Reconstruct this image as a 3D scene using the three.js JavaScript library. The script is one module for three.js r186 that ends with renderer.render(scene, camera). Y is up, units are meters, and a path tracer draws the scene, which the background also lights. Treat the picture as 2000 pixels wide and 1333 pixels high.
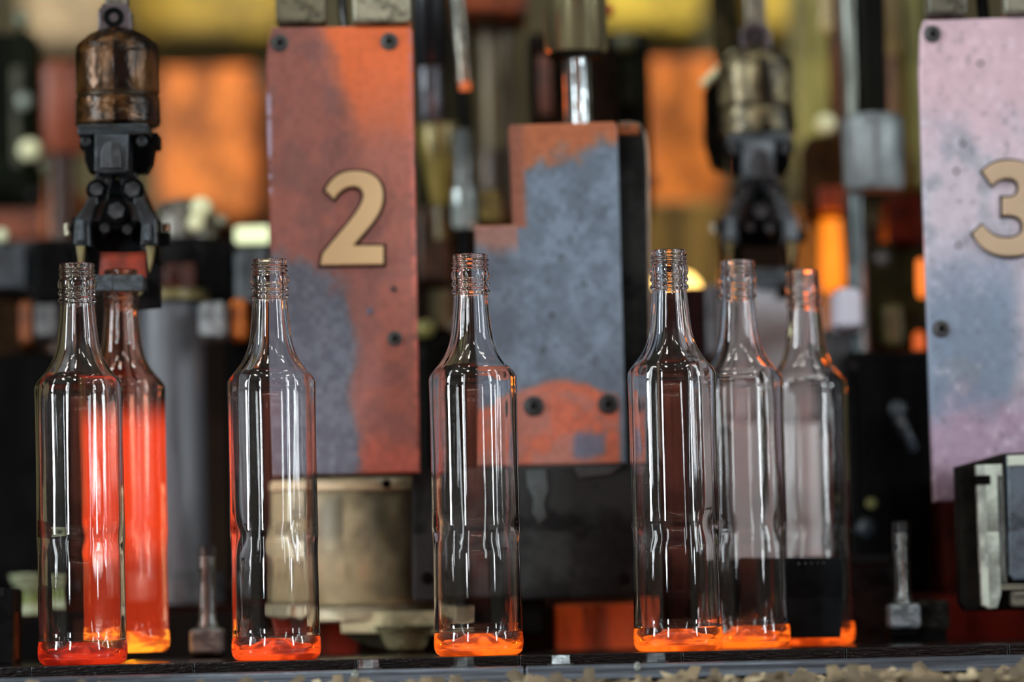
import * as THREE from 'three';
import { RoundedBoxGeometry } from 'three/addons/geometries/RoundedBoxGeometry.js';
import { RectAreaLightUniformsLib } from 'three/addons/lights/RectAreaLightUniformsLib.js';

// ------------------------------------------------------------------ camera, light, exposure
const F = 7500, D = 2.87, CAM_Y = 0.04, ROLL = 1.3 * Math.PI / 180, PITCH = Math.atan(508 / F);
const scene = new THREE.Scene();
const camera = new THREE.PerspectiveCamera(2 * Math.atan(666.5 / F) * 180 / Math.PI, 2000 / 1333, 0.05, 60);
camera.position.set(0, CAM_Y, D);
camera.rotation.set(PITCH, 0, -ROLL, 'YXZ');
camera.focus = D - 0.01;
camera.userData.fStop = 2.2;
camera.updateMatrixWorld(true);
scene.background = new THREE.Color(0.55, 0.62, 0.7);
RectAreaLightUniformsLib.init();
const renderer = new THREE.WebGLRenderer({ antialias: true });
renderer.toneMapping = THREE.LinearToneMapping;
renderer.toneMappingExposure = 1.12;
renderer.shadowMap.enabled = true;
const DAY = 46, LAMP = 20, DAYLIGHT = new THREE.Color(0.9, 0.97, 1.0), LAMPLIGHT = new THREE.Color(1.0, 0.96, 0.88);

function areaLight(parent, w, h, x, y, z, tx, ty, tz, power, color) {
  const l = new THREE.RectAreaLight(color, power, w, h);
  parent.add(l); l.position.set(x, y, z); parent.updateMatrixWorld(true); l.lookAt(tx, ty, tz);
  return l;
}
function glow(x, y, z, power, color, dist) {
  const l = new THREE.PointLight(color, power, 0, 2);
  l.position.set(x, y, z); l.castShadow = true; l.shadow.radius = dist || 1; scene.add(l);
  return l;
}

// ------------------------------------------------------------------ random and noise
let seed = 12345;
const rnd = () => { seed = (seed * 1664525 + 1013904223) >>> 0; return seed / 4294967296; };
const hash = (x, y) => { let h = (x * 374761393 + y * 668265263) | 0; h = Math.imul(h ^ (h >>> 13), 1274126177); return ((h ^ (h >>> 16)) >>> 0) / 4294967296; };
function vnoise(x, y) {
  const xi = Math.floor(x), yi = Math.floor(y), f = x - xi, g = y - yi, u = f * f * (3 - 2 * f), v = g * g * (3 - 2 * g);
  return (hash(xi, yi) * (1 - u) + hash(xi + 1, yi) * u) * (1 - v) + (hash(xi, yi + 1) * (1 - u) + hash(xi + 1, yi + 1) * u) * v;
}
const fbm = (x, y, o = 4) => { let s = 0, a = 0.5, t = 0; for (let i = 0; i < o; i++) { s += a * vnoise(x, y); t += a; a *= 0.5; x = x * 2.03 + 17.1; y = y * 2.03 + 5.3; } return s / t; };
const sstep = (a, b, x) => { const t = Math.min(1, Math.max(0, (x - a) / (b - a))); return t * t * (3 - 2 * t); };
const mix3 = (a, b, t) => [a[0] + (b[0] - a[0]) * t, a[1] + (b[1] - a[1]) * t, a[2] + (b[2] - a[2]) * t];

// ------------------------------------------------------------------ textures
function texture(w, h, fn, srgb = true) {
  const d = new Uint8Array(w * h * 4);
  for (let j = 0; j < h; j++) for (let i = 0; i < w; i++) {
    const c = fn((i + 0.5) / w, (j + 0.5) / h), k = (j * w + i) * 4;
    d[k] = Math.max(0, Math.min(255, c[0])); d[k + 1] = Math.max(0, Math.min(255, c[1])); d[k + 2] = Math.max(0, Math.min(255, c[2])); d[k + 3] = 255;
  }
  const t = new THREE.DataTexture(d, w, h, THREE.RGBAFormat);
  t.magFilter = THREE.LinearFilter; t.minFilter = THREE.LinearFilter; t.wrapS = t.wrapT = THREE.RepeatWrapping;
  if (srgb) t.colorSpace = THREE.SRGBColorSpace;
  t.needsUpdate = true;
  return t;
}
const GRIME = texture(256, 256, (u, v) => { const n = fbm(u * 7, v * 7, 5), s = fbm(u * 40, v * 40, 2); const g = 150 + 105 * sstep(0.25, 0.65, n * 0.8 + s * 0.2); return [g, g, g * 0.97]; });
const ROUGH = texture(256, 256, (u, v) => { const n = fbm(u * 9 + 3, v * 9, 5); const g = 130 + 125 * n; return [g, g, g]; }, false);
const BUMP = texture(256, 256, (u, v) => { const g = 255 * fbm(u * 24, v * 24, 4); return [g, g, g]; }, false);

const STAIN = texture(256, 256, (u, v) => { const n = fbm(u * 9 + 40, v * 5, 4), m = fbm(u * 30, v * 12 + 9, 3), t = sstep(0.34, 0.62, n * 0.7 + m * 0.3), g = 70 + 185 * t; return [g, g * 0.97, g * 0.94]; });
const mats = {};
function paint(hex, rough = 0.55, metal = 0) {
  const key = [hex, rough, metal].join();
  const c = new THREE.Color(hex), dark = c.r + c.g + c.b < 0.12 && metal < 0.3;   // sooty, matt things hardly shine
  return mats[key] ||= new THREE.MeshPhysicalMaterial({ color: hex, roughness: dark ? Math.max(rough, 0.7) : rough, metalness: dark ? 0 : metal, specularIntensity: dark ? 0.1 : 1, map: GRIME, roughnessMap: ROUGH, bumpMap: BUMP, bumpScale: 0.0003 });
}
const steel = (hex, rough = 0.35) => paint(hex, rough, 0.85);
function hot(r, g, b, power) {
  return new THREE.MeshStandardMaterial({ color: 0x301004, roughness: 0.4, emissive: new THREE.Color(r, g, b), emissiveIntensity: power });
}

// ------------------------------------------------------------------ places: a pixel of the frame to a point at a depth
const AX = new THREE.Vector3(), AY = new THREE.Vector3(), AZ = new THREE.Vector3();
camera.matrixWorld.extractBasis(AX, AY, AZ);
const CR = Math.cos(ROLL), SR = Math.sin(ROLL);
function at(px, py, z) {
  const d = AX.clone().multiplyScalar((px - 1000) / F).addScaledVector(AY, (666.5 - py) / F).sub(AZ);
  return camera.position.clone().addScaledVector(d, (z - D) / d.z);
}
const mpp = (z) => (D - z) / F;

const SOCKET = new THREE.MeshStandardMaterial({ color: 0x070707, roughness: 0.9 });
// ------------------------------------------------------------------ builders
const used = {};
function numbered(n) { const k = used[n] = (used[n] ?? -1) + 1; return k ? n + '_' + String(k).padStart(3, '0') : n; }
function tag(o, label, category, group) { o.userData.label = label; o.userData.category = category; if (group) o.userData.group = group; return o; }
function mesh(name, geo, mat, parent) {
  const m = new THREE.Mesh(geo, mat); m.name = name; m.castShadow = m.receiveShadow = true;
  if (parent) parent.add(m);
  return m;
}
const rbox = (w, h, d, r = 0.0015, seg = 2) => new RoundedBoxGeometry(w, h, d, seg, Math.min(r, w * 0.45, h * 0.45, d * 0.45));
class Thing {
  constructor(name, label, category, px, py, z, group) {
    this.o = new THREE.Group(); this.o.name = numbered(name); this.px = px; this.py = py; this.k = mpp(z);
    this.o.position.copy(at(px, py, z)); scene.add(this.o);
    if (label) tag(this.o, label, category, group);
  }
  p(X, Y) { const dx = (X - this.px) * this.k, dy = (Y - this.py) * this.k; return [dx * CR - dy * SR, -dx * SR - dy * CR]; }
  box(part, [x0, y0, x1, y1], zc, depth, mat, r = 0.002, parent = this.o) {
    const [x, y] = this.p((x0 + x1) / 2, (y0 + y1) / 2);
    const m = mesh(part, rbox((x1 - x0) * this.k, (y1 - y0) * this.k, depth, r), mat, parent); m.position.set(x, y, zc);
    return m;
  }
  lathe(part, cx, zc, pts, mat, parent = this.o, seg = 40) {      // pts: [radius px, image y], top to bottom
    const ym = (pts[0][1] + pts[pts.length - 1][1]) / 2, [x, y] = this.p(cx, ym);
    const v = [...pts].reverse().map(([r, Y]) => new THREE.Vector2(Math.max(r, 0) * this.k, -(Y - ym) * this.k));
    if (v[0].x > 0) v.unshift(new THREE.Vector2(0, v[0].y));
    if (v[v.length - 1].x > 0) v.push(new THREE.Vector2(0, v[v.length - 1].y));
    const m = mesh(part, crease(new THREE.LatheGeometry(v, seg)), mat, parent); m.position.set(x, y, zc);
    return m;
  }
  disc(part, X, Y, z0, pts, mat, parent = this.o, seg = 28) {      // turned about the axis towards the viewer; pts: [radius px, height px] from the rim to the centre
    const v = pts.map(([r, h]) => new THREE.Vector2(r * this.k, h * this.k));
    const g = crease(new THREE.LatheGeometry(v, seg)); g.rotateX(Math.PI / 2);
    const [x, y] = this.p(X, Y), m = mesh(part, g, mat, parent); m.position.set(x, y, z0);
    return m;
  }
  bolt(X, Y, z0, r, mat, parent = this.o, part = 'bolt') {         // socket-head bolt in a washer
    const b = this.disc(part, X, Y, z0, [[r * 1.35, -1], [r * 1.35, r * 0.1], [r * 1.25, r * 0.16], [r, r * 0.16], [r, r * 0.5], [r * 0.9, r * 0.6], [r * 0.5, r * 0.6], [r * 0.5, r * 0.1], [0, r * 0.1]], mat, parent);
    this.disc('bolt_socket', X, Y, 0, [[r * 0.48, -0.2], [r * 0.48, r * 0.2], [0, r * 0.16]], SOCKET, b).position.set(0, 0, 0);
    return b;
  }
  hex(X, Y, z0, r, h, mat, parent = this.o, part = 'bolt') {
    const s = new THREE.Shape(); for (let i = 0; i < 6; i++) { const a = i * Math.PI / 3 + 0.3; s[i ? 'lineTo' : 'moveTo'](r * this.k * Math.cos(a), r * this.k * Math.sin(a)); }
    const g = new THREE.ExtrudeGeometry(s, { depth: h * this.k, bevelEnabled: true, bevelSize: r * this.k * 0.08, bevelThickness: r * this.k * 0.1, bevelSegments: 1 });
    const [x, y] = this.p(X, Y), m = mesh(part, g, mat, parent); m.position.set(x, y, z0);
    return m;
  }
  ext(part, poly, zc, depth, mat, bevel = 0.001, parent = this.o, uv01 = false, holes = []) {
    const path = (P, s) => { P.forEach((q, i) => { if (typeof q[0] === 'number' && q.length === 2) { const c = this.p(...q); s[i ? 'lineTo' : 'moveTo'](...c); } else { const a = this.p(q[0], q[1]), b = this.p(q[2], q[3]), c = this.p(q[4], q[5]); s.bezierCurveTo(...a, ...b, ...c); } }); return s; };
    const s = path(poly, new THREE.Shape());
    for (const h of holes) s.holes.push(path(h, new THREE.Path()));
    const g = new THREE.ExtrudeGeometry(s, { depth: depth - 2 * bevel, bevelEnabled: bevel > 0, bevelSize: bevel, bevelThickness: bevel, bevelOffset: -bevel, bevelSegments: 2, curveSegments: 14 });
    g.translate(0, 0, -depth / 2 + bevel);
    const P = g.attributes.position, U = g.attributes.uv; g.computeBoundingBox(); const b = g.boundingBox;
    for (let i = 0; i < P.count; i++) uv01 ? U.setXY(i, (P.getX(i) - b.min.x) / (b.max.x - b.min.x), (P.getY(i) - b.min.y) / (b.max.y - b.min.y)) : U.setXY(i, (P.getX(i) + P.getZ(i)) * 5, P.getY(i) * 5);
    const m = mesh(part, g, mat, parent); m.position.z = zc;
    return m;
  }
  tube(part, pts, r, mat, parent = this.o) {                       // pts: [X, Y, z]
    const c = new THREE.CatmullRomCurve3(pts.map(([X, Y, z]) => new THREE.Vector3(...this.p(X, Y), z)));
    return mesh(part, new THREE.TubeGeometry(c, Math.max(8, pts.length * 6), r * this.k, 12), mat, parent);
  }
  name(child, label) { child.userData.label = label; return child; }
}
function crease(g) { const n = g.toNonIndexed(); n.computeVertexNormals(); return smoothBy(n, 0.6); }
function smoothBy(g, angle) {                                       // joins normals of corners that meet at less than the angle
  const P = g.attributes.position, N = g.attributes.normal, map = new Map(), c = Math.cos(angle);
  for (let i = 0; i < P.count; i++) { const k = [P.getX(i), P.getY(i), P.getZ(i)].map((v) => Math.round(v * 2e5)).join(); (map.get(k) || map.set(k, []).get(k)).push(i); }
  const out = new Float32Array(P.count * 3);
  for (const list of map.values()) for (const i of list) {
    let x = 0, y = 0, z = 0; const a = N.getX(i), b = N.getY(i), d = N.getZ(i);
    for (const j of list) { const e = N.getX(j), f = N.getY(j), h = N.getZ(j); if (a * e + b * f + d * h > c) { x += e; y += f; z += h; } }
    const l = Math.hypot(x, y, z) || 1; out.set([x / l, y / l, z / l], i * 3);
  }
  g.setAttribute('normal', new THREE.BufferAttribute(out, 3));
  return g;
}
function struct(name, geo, mat, x, y, z, parent) {
  const m = mesh(name, geo, mat, parent || scene); m.position.set(x, y, z); if (!parent) m.userData.kind = 'structure';
  return m;
}

// ------------------------------------------------------------------ the hall
const WALL = paint(0x9a8c62, 0.9), CONCRETE = paint(0x5c5750, 0.9), ROOF = paint(0x8b8a80, 0.9);
struct('floor', new THREE.BoxGeometry(12.4, 0.2, 15.4), CONCRETE, 0, -1.0, 0.5);
struct('ceiling', new THREE.BoxGeometry(12.4, 0.2, 15.4), ROOF, 0, 5.2, 0.5);
struct('wall_back', new THREE.BoxGeometry(12.4, 6.2, 0.2), WALL, 0, 2.1, -7.1);
struct('wall_front', new THREE.BoxGeometry(12.4, 6.2, 0.2), paint(0xb4604c, 0.9), 0, 2.1, 8.1);
struct('trim_1', rbox(12, 1.05, 0.06, 0.01), paint(0x15130f, 0.9), 0, -0.38, 7.97);
struct('wall_left', new THREE.BoxGeometry(0.2, 6.2, 15), paint(0x57524a, 0.9), -6.1, 2.1, 0.5);
struct('wall_right', new THREE.BoxGeometry(0.2, 6.2, 15), paint(0x57524a, 0.9), 6.1, 2.1, 0.5);
const FRAME = paint(0x3a3d40, 0.5), PANE = new THREE.MeshStandardMaterial({ color: 0xdfe8ee, roughness: 0.6, emissive: DAYLIGHT, emissiveIntensity: 2.5 });
let windows = 0;
function hallWindow(x, z, turn, w, h, y, power) {                   // frosted daylight window on a wall, its light just in front of the panes
  const g = new THREE.Group(); g.name = 'window_' + ++windows; g.userData.kind = 'structure'; scene.add(g);
  g.position.set(x, y, z); g.rotation.y = turn; g.updateMatrixWorld(true);
  struct('window_frame', rbox(w + 0.16, 0.08, 0.12, 0.01), FRAME, 0, h / 2 + 0.04, 0.06, g);
  struct('window_frame', rbox(w + 0.16, 0.08, 0.12, 0.01), FRAME, 0, -h / 2 - 0.04, 0.06, g);
  for (const s of [-1, 1]) struct('window_frame', rbox(0.08, h, 0.12, 0.01), FRAME, s * (w / 2 + 0.04), 0, 0.06, g);
  const nx = Math.max(2, Math.round(w / 0.55)), ny = Math.round(h / 0.8);
  for (let i = 0; i < nx; i++) for (let j = 0; j < ny; j++) struct('pane', new THREE.BoxGeometry(w / nx - 0.02, h / ny - 0.02, 0.01), PANE, (i + 0.5) * w / nx - w / 2, (j + 0.5) * h / ny - h / 2, 0.02, g);
  for (let i = 1; i < nx; i++) struct('muntin', rbox(0.035, h, 0.05, 0.006), FRAME, i * w / nx - w / 2, 0, 0.085, g);
  for (let j = 1; j < ny; j++) struct('muntin', rbox(w, 0.035, 0.05, 0.006), FRAME, 0, j * h / ny - h / 2, 0.085, g);
  const l = new THREE.RectAreaLight(DAYLIGHT, power, w, h); g.add(l); l.position.set(0, 0, 0.045); l.rotation.y = Math.PI;
}
hallWindow(-5.99, 2.5, Math.PI / 2, 0.62, 3.3, 1.9, DAY);
hallWindow(-4.1, 7.99, Math.PI, 0.62, 3.3, 1.9, DAY * 0.8);
hallWindow(5.99, 5.4, -Math.PI / 2, 0.54, 3.3, 1.9, DAY);
hallWindow(5.99, 1.6, -Math.PI / 2, 0.46, 3.0, 1.9, DAY * 0.4);
for (const [x, words] of [[-2, 'on the side of the tall window'], [0, 'straight behind the viewer'], [2, 'on the blank side of the wall']]) {   // added unseen lamps; the bottles mirror the red wall they wash
  const g = new THREE.Group(); g.name = numbered('added_wall_lamp'); g.position.set(x, 1.15, 7.86); scene.add(g); tag(g, 'added long shaded lamp low on the red hall wall ' + words, 'lamp', 'added wash lamps on the red wall');
  mesh('lamp_hood', rbox(1.7, 0.06, 0.2, 0.01), paint(0x2a2a28, 0.6), g).position.y = 0.04;
  mesh('lamp_tube', rbox(1.6, 0.015, 0.1, 0.005), new THREE.MeshStandardMaterial({ color: 0xf4f0e4, emissive: new THREE.Color(1, 0.9, 0.8), emissiveIntensity: 3 }), g);
  areaLight(g, 1.6, 0.1, 0, -0.012, 0, x, -5, 7.86, 26, new THREE.Color(1, 0.88, 0.78));
}
const HOUSING = paint(0x9a9a98, 0.5), DIFFUSER = new THREE.MeshStandardMaterial({ color: 0xf4f0e4, roughness: 0.5, emissive: LAMPLIGHT, emissiveIntensity: 3 });
for (const [x, z, where] of [[-2.2, 3.2, 'over the viewer near the daylight windows'], [2.2, 3.2, 'over the viewer by the single side window'], [-2.2, 0.6, 'above the conveyor on the hotter side'], [2.2, 0.6, 'above the conveyor on the cooler side'], [-0.7, 1.5, 'added for glints between viewer and bottles on the hotter side'], [0.8, 4.9, 'added for glints in the middle of the hall behind the viewer']]) {  // last two lamps are added to put more glints on the bottles
  const g = new THREE.Group(); g.name = numbered('ceiling_lamp'); g.position.set(x, 4.4, z); scene.add(g); tag(g, 'long white hall lamp ' + where, 'lamp', 'hall lamps under the ceiling');
  mesh('housing', rbox(0.5, 0.1, 1.3, 0.02), HOUSING, g); mesh('diffuser', rbox(0.3, 0.02, 0.9, 0.005), DIFFUSER, g).position.y = -0.055;
  for (const s of [-1, 1]) mesh('hanger', new THREE.CylinderGeometry(0.01, 0.01, 0.7, 8), FRAME, g).position.set(0, 0.38, s * 0.5);
  areaLight(g, 0.3, 0.9, 0, -0.075, 0, x, -5, z, LAMP, LAMPLIGHT);
}

for (const [x, words, power] of [[-0.55, 'lighting the yellow hoods beyond plate 2', 15], [0.5, 'lighting the hoods beyond the blurred tongs', 22]]) {   // added fill lamps out of view, brightening only the machinery behind
  const g = new THREE.Group(); g.name = numbered('added_fill_lamp'); g.position.set(x, 1.5, -0.85); g.rotation.x = 0.5; scene.add(g); tag(g, 'added hanging fill lamp ' + words, 'lamp', 'added fill lamps out of view over the machine');
  mesh('lamp_hood', rbox(0.86, 0.26, 0.06, 0.01), FRAME, g).position.z = 0.035; mesh('lamp_glass', rbox(0.8, 0.2, 0.02, 0.004), DIFFUSER, g);
  for (const s of [-1, 1]) mesh('hanger', new THREE.CylinderGeometry(0.008, 0.008, 4.2, 8), FRAME, g).position.set(s * 0.3, 0, 0);
  for (const h of g.children) if (h.name === 'hanger') { h.rotation.x = -0.5; h.position.set(h.position.x, 1.84 , 1.05); }
  areaLight(g, 0.8, 0.2, 0, 0, -0.015, x, 0.35, -2.4, power, LAMPLIGHT);
}

// ------------------------------------------------------------------ conveyor
const BLACK = paint(0x0c0c0d, 0.42), SOOT = paint(0x141416, 0.6), IRON = paint(0x2a2d31, 0.45, 0.5), GREY = paint(0x6d7176, 0.5, 0.3), DUST = paint(0x6b5a3c, 0.95), STEEL = steel(0x9aa0a5, 0.3), DULL = steel(0x6a6e72, 0.45);
{
  const belt = new THREE.Group(); belt.name = numbered('conveyor'); belt.position.set(0, 0, 0); scene.add(belt);
  tag(belt, 'black oily conveyor bed carrying the row of glass bottles', 'conveyor');
  const wet = new THREE.MeshStandardMaterial({ color: 0x0b0b0c, roughness: 0.3, metalness: 0.2, roughnessMap: ROUGH, bumpMap: BUMP, bumpScale: 0.0006 });
  for (let i = 0; i < 12; i++) mesh('belt_plate', rbox(0.1195, 0.02, 0.3, 0.001), wet, belt).position.set(-0.66 + i * 0.12, -0.01, -0.115);
  mesh('bed', rbox(1.6, 0.12, 0.28, 0.004), SOOT, belt).position.set(0, -0.082, -0.12);
  for (const x of [-0.6, 0.6]) mesh('leg', rbox(0.08, 0.77, 0.2, 0.004), SOOT, belt).position.set(x, -0.515, -0.12);
}
const RAIL = paint(0x7e8a9c, 0.34, 0.4);
for (const [a, b, words] of [[-0.62, 0.003, 'blue-grey steel guide rail under the three bottles beside plate 2'], [0.0045, 0.62, 'blue-grey steel guide rail under the cluster of three bottles']]) {
  const r = new THREE.Group(); r.name = numbered('guide_rail'); scene.add(r); r.position.set((a + b) / 2, -0.0075, 0.07); tag(r, words, 'rail', 'guide rails along the conveyor');
  mesh('rail_bar', rbox(b - a, 0.011, 0.05, 0.0018, 3), RAIL, r).position.y = -0.0055;
  mesh('rail_skirt', rbox(b - a, 0.05, 0.03, 0.001), SOOT, r).position.set(0, -0.0365, -0.008);
}
{
  const s = new THREE.Group(); s.name = numbered('dust_shelf'); scene.add(s); s.position.set(0, -0.025, 0.16); tag(s, 'low ledge in front of the rail covered in brown dust and shavings', 'ledge');
  mesh('ledge', rbox(1.3, 0.03, 0.1, 0.003), DUST, s).position.set(0, -0.015, 0);
  mesh('ledge_support', rbox(1.2, 0.82, 0.03, 0.003), SOOT, s).position.set(0, -0.44, 0);
  const shard = new THREE.IcosahedronGeometry(1, 0), n = 1500, im = new THREE.InstancedMesh(shard, new THREE.MeshStandardMaterial({ color: 0xffffff, roughness: 0.7 }), n), m = new THREE.Matrix4(), q = new THREE.Quaternion(), e = new THREE.Euler(), c = new THREE.Color();
  for (let i = 0; i < n; i++) {
    const l = 0.002 + rnd() * rnd() * 0.009; e.set(rnd() * 0.7, rnd() * 6.3, rnd() * 0.7); q.setFromEuler(e);
    m.compose(new THREE.Vector3((rnd() - 0.5) * 1.1, rnd() * 0.004 + 0.001, (rnd() - 0.5) * 0.085), q, new THREE.Vector3(l * 2.2, l * 0.34, l * 0.9)); im.setMatrixAt(i, m);
    const t = rnd(); c.setRGB(...(t < 0.1 ? [0.55, 0.46, 0.3] : t < 0.5 ? [0.26, 0.2, 0.12] : [0.14, 0.11, 0.07])); im.setColorAt(i, c);
  }
  im.name = 'shavings'; im.userData.kind = 'stuff'; im.castShadow = im.receiveShadow = true; s.add(im);
}
for (const [px, py, words] of [[720, 1296, 'small steel bolt head on the rail between the second and third bottle'], [906, 1294, 'small worn bolt head on the rail in front of the third bottle'], [1095, 1288, 'small steel bolt head on the rail between third and fourth bottle'], [1280, 1286, 'small dark bolt head on the rail in front of the fourth bottle']]) {
  const p = at(px, py, 0.062), g = new THREE.Group(); g.name = numbered('rail_bolt'); g.position.set(p.x, -0.0075, 0.062); scene.add(g); tag(g, words, 'bolt', 'bolts on the guide rail');
  const geo = new THREE.CylinderGeometry(0.0072, 0.0076, 0.0065, 6); geo.rotateY(rnd() * 3);
  mesh('bolt_head', crease(geo), px === 720 || px === 1095 ? steel(0xb4bcc4, 0.3) : DULL, g).position.y = 0.004;
  mesh('washer', crease(new THREE.CylinderGeometry(0.0095, 0.0095, 0.0012, 20)), DULL, g).position.y = 0.0006;
}
for (const [px, py, words] of [[1245, 1303, 'tiny pale stud on the rail front under the fourth bottle'], [693, 1318, 'tiny pale stud on the rail front between second and third bottle']]) {
  const p = at(px, py, 0.0955), g = new THREE.Group(); g.name = numbered('rail_stud'); g.position.copy(p); scene.add(g); tag(g, words, 'stud', 'studs on the rail front');
  const s = new THREE.SphereGeometry(0.0028, 16, 10); s.scale(1, 1.2, 0.6); mesh('stud_head', s, paint(0xb9c2be, 0.3, 0.4), g);
}

// ------------------------------------------------------------------ bottles
const PX = 0.2998 / 780;                                            // a bottle is 0.30 m tall; its profile is measured in units of PX
const OUT = [[0, 9], [40, 7], [62, 2], [70, 0], [77, 1], [83, 6], [86.2, 14], [87, 24], [86.6, 36], [85.9, 42], [85.1, 45], [85.6, 48], [85.4, 60], [84.9, 130], [84.4, 180], [84.3, 205], [85.0, 228], [86.1, 246], [86.0, 262], [85.6, 300], [85.1, 400], [85.4, 480], [85.9, 520], [86.2, 533], [85.3, 540.5], [81.8, 547.5], [76, 555], [67.5, 565], [58, 578], [50.5, 592], [44.8, 608], [41.2, 624], [39, 642], [37, 664], [35.2, 686], [34.2, 698], [34.6, 702], [37.2, 705], [37.8, 708], [37, 711], [34.6, 713.5], [34.6, 717], [37, 720], [37.3, 724], [35.4, 728], [35.6, 731], [37.2, 733], [37.4, 745], [35.6, 748], [34, 751], [33.8, 774], [34.2, 776], [34, 778.6], [32.6, 780], [28, 780], [26.2, 778.5], [25.6, 774]];
const IN = [[25.4, 760], [25.4, 710], [25.8, 690], [28, 664], [30.5, 642], [33.2, 624], [37, 608], [43, 592], [51, 578], [61, 565], [69.5, 555], [74.5, 545], [76.8, 535], [77.6, 520], [77.8, 480], [77.4, 400], [77.6, 300], [77, 262], [76, 242], [76.2, 222], [77, 200], [77.6, 130], [77.2, 70], [76.6, 44], [75.4, 30], [72, 20], [66, 15.5], [57, 17], [44, 25], [24, 33], [0, 35]];
function sampleProfile(P, step) {
  const out = [];
  for (let i = 0; i + 1 < P.length; i++) {
    const p0 = P[Math.max(0, i - 1)], p1 = P[i], p2 = P[i + 1], p3 = P[Math.min(P.length - 1, i + 2)], len = Math.hypot(p2[0] - p1[0], p2[1] - p1[1]), n = Math.max(1, Math.ceil(len / (p1[1] > 700 ? step * 0.3 : step)));
    const l0 = Math.max(1e-6, Math.hypot(p1[0] - p0[0], p1[1] - p0[1])), l2 = Math.max(1e-6, Math.hypot(p3[0] - p2[0], p3[1] - p2[1]));
    for (let k = 0; k < n; k++) {
      const t = k / n, t2 = t * t, t3 = t2 * t, r = [0, 1].map((c) => {
        const m1 = i ? ((p1[c] - p0[c]) / l0 + (p2[c] - p1[c]) / len) / 2 * len * Math.min(1, 3 * Math.min(l0, len) / len) : p2[c] - p1[c], m2 = i + 2 < P.length ? ((p2[c] - p1[c]) / len + (p3[c] - p2[c]) / l2) / 2 * len : p2[c] - p1[c];
        return (2 * t3 - 3 * t2 + 1) * p1[c] + (t3 - 2 * t2 + t) * m1 + (-2 * t3 + 3 * t2) * p2[c] + (t3 - t2) * m2;
      });
      out.push(r);
    }
  }
  out.push(P[P.length - 1]);
  return out;
}
function bottleGeometry(phase) {
  const NS = 144, oP = sampleProfile(OUT, 4), iP = sampleProfile(IN, 7), rows = [...oP.map((p) => [...p, 0]), ...iP.map((p) => [...p, 1])];
  const pos = [], uv = [], idx = [];
  const waves = []; for (const k of [1, 2, 3, 4, 5, 7, 8, 11, 13, 17, 22]) waves.push([k, phase * (k + 1.7) + k * k, 0.75 / Math.pow(k, 0.55), 0.004 + 0.004 * ((k * 7) % 5) / 5]);
  rows.forEach(([r, h, inside], j) => {
    for (let i = 0; i < NS; i++) {
      const th = i / NS * 2 * Math.PI; let R = r, H = h;
      const body = sstep(48, 90, h) * (1 - sstep(690, 720, h));
      let w = 0; for (const [k, ph, a, s] of waves) w += a * Math.cos(k * th + ph + 1.3 * Math.sin(h * s + ph * 2));
      if (inside) {
        R += body * w * 0.36;
        R -= 1.7 * Math.exp(-(((h - 238 - 10 * Math.cos(2 * th + phase)) / 20) ** 2)) * (0.75 + 0.5 * Math.cos(3 * th + phase * 2));
        if (h < 60) H += 0.9 * Math.cos(2 * th + phase) * sstep(10, 60, r);
      } else {
        R += body * w * 0.05;
        if (h > 749 && h < 776) {                                   // the screw thread
          const t = ((h - 750 - 9 * th / (2 * Math.PI)) % 9 + 9) % 9, f = sstep(749, 753, h) * (1 - sstep(770, 775, h));
          R += f * 3.5 * Math.exp(-(((t - 4.5) / 1.7) ** 2));
        }
      }
      pos.push(R * PX * Math.cos(th), H * PX, R * PX * Math.sin(th)); uv.push(i / NS, h / 780);
    }
    if (j) for (let i = 0; i < NS; i++) { const a = (j - 1) * NS + i, b = (j - 1) * NS + (i + 1) % NS, c = j * NS + i, d = j * NS + (i + 1) % NS; idx.push(a, c, b, b, c, d); }
  });
  const g = new THREE.BufferGeometry();
  g.setAttribute('position', new THREE.Float32BufferAttribute(pos, 3)); g.setAttribute('uv', new THREE.Float32BufferAttribute(uv, 2)); g.setIndex(idx); g.computeVertexNormals();
  return g;
}
const HOT_PROFILE = [[0, 13], [40, 11], [62, 6], [70, 3.5], [77, 5], [82, 11], [82, 10.5], [79.5, 12.5], [76, 12], [70, 10.5], [65, 10], [57, 12], [44, 19.5], [24, 26.5], [0, 28]];
const hotGeo = new THREE.LatheGeometry(sampleProfile(HOT_PROFILE, 4).map(([r, h]) => new THREE.Vector2(Math.max(0, r) * PX, h * PX)), 72);
const glass = new THREE.MeshPhysicalMaterial({ color: 0xffffff, roughness: 0, metalness: 0, transmission: 1, thickness: 0.003, ior: 1.5 });
const HEAT = texture(8, 256, (u, v) => { const b = 255 * (1 - sstep(0.56, 0.67, v)) * (0.45 + 0.55 * sstep(0.2, 0.34, v)); return [b, b, b]; }, false);
const hotGlass = new THREE.MeshPhysicalMaterial({ color: 0xffd8c8, roughness: 0, transmission: 1, thickness: 0.003, ior: 1.5, emissive: new THREE.Color(1, 0.075, 0.015), emissiveIntensity: 0.19, emissiveMap: HEAT });
const bottleGeo = [bottleGeometry(0.4), bottleGeometry(2.1)];
const GLOWTEX = texture(128, 64, (u, v) => { const n = fbm(u * 12, v * 5, 3), b = 150 + 150 * sstep(0.25, 0.7, n); return [b, b * (0.75 + 0.35 * n), b]; });
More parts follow.
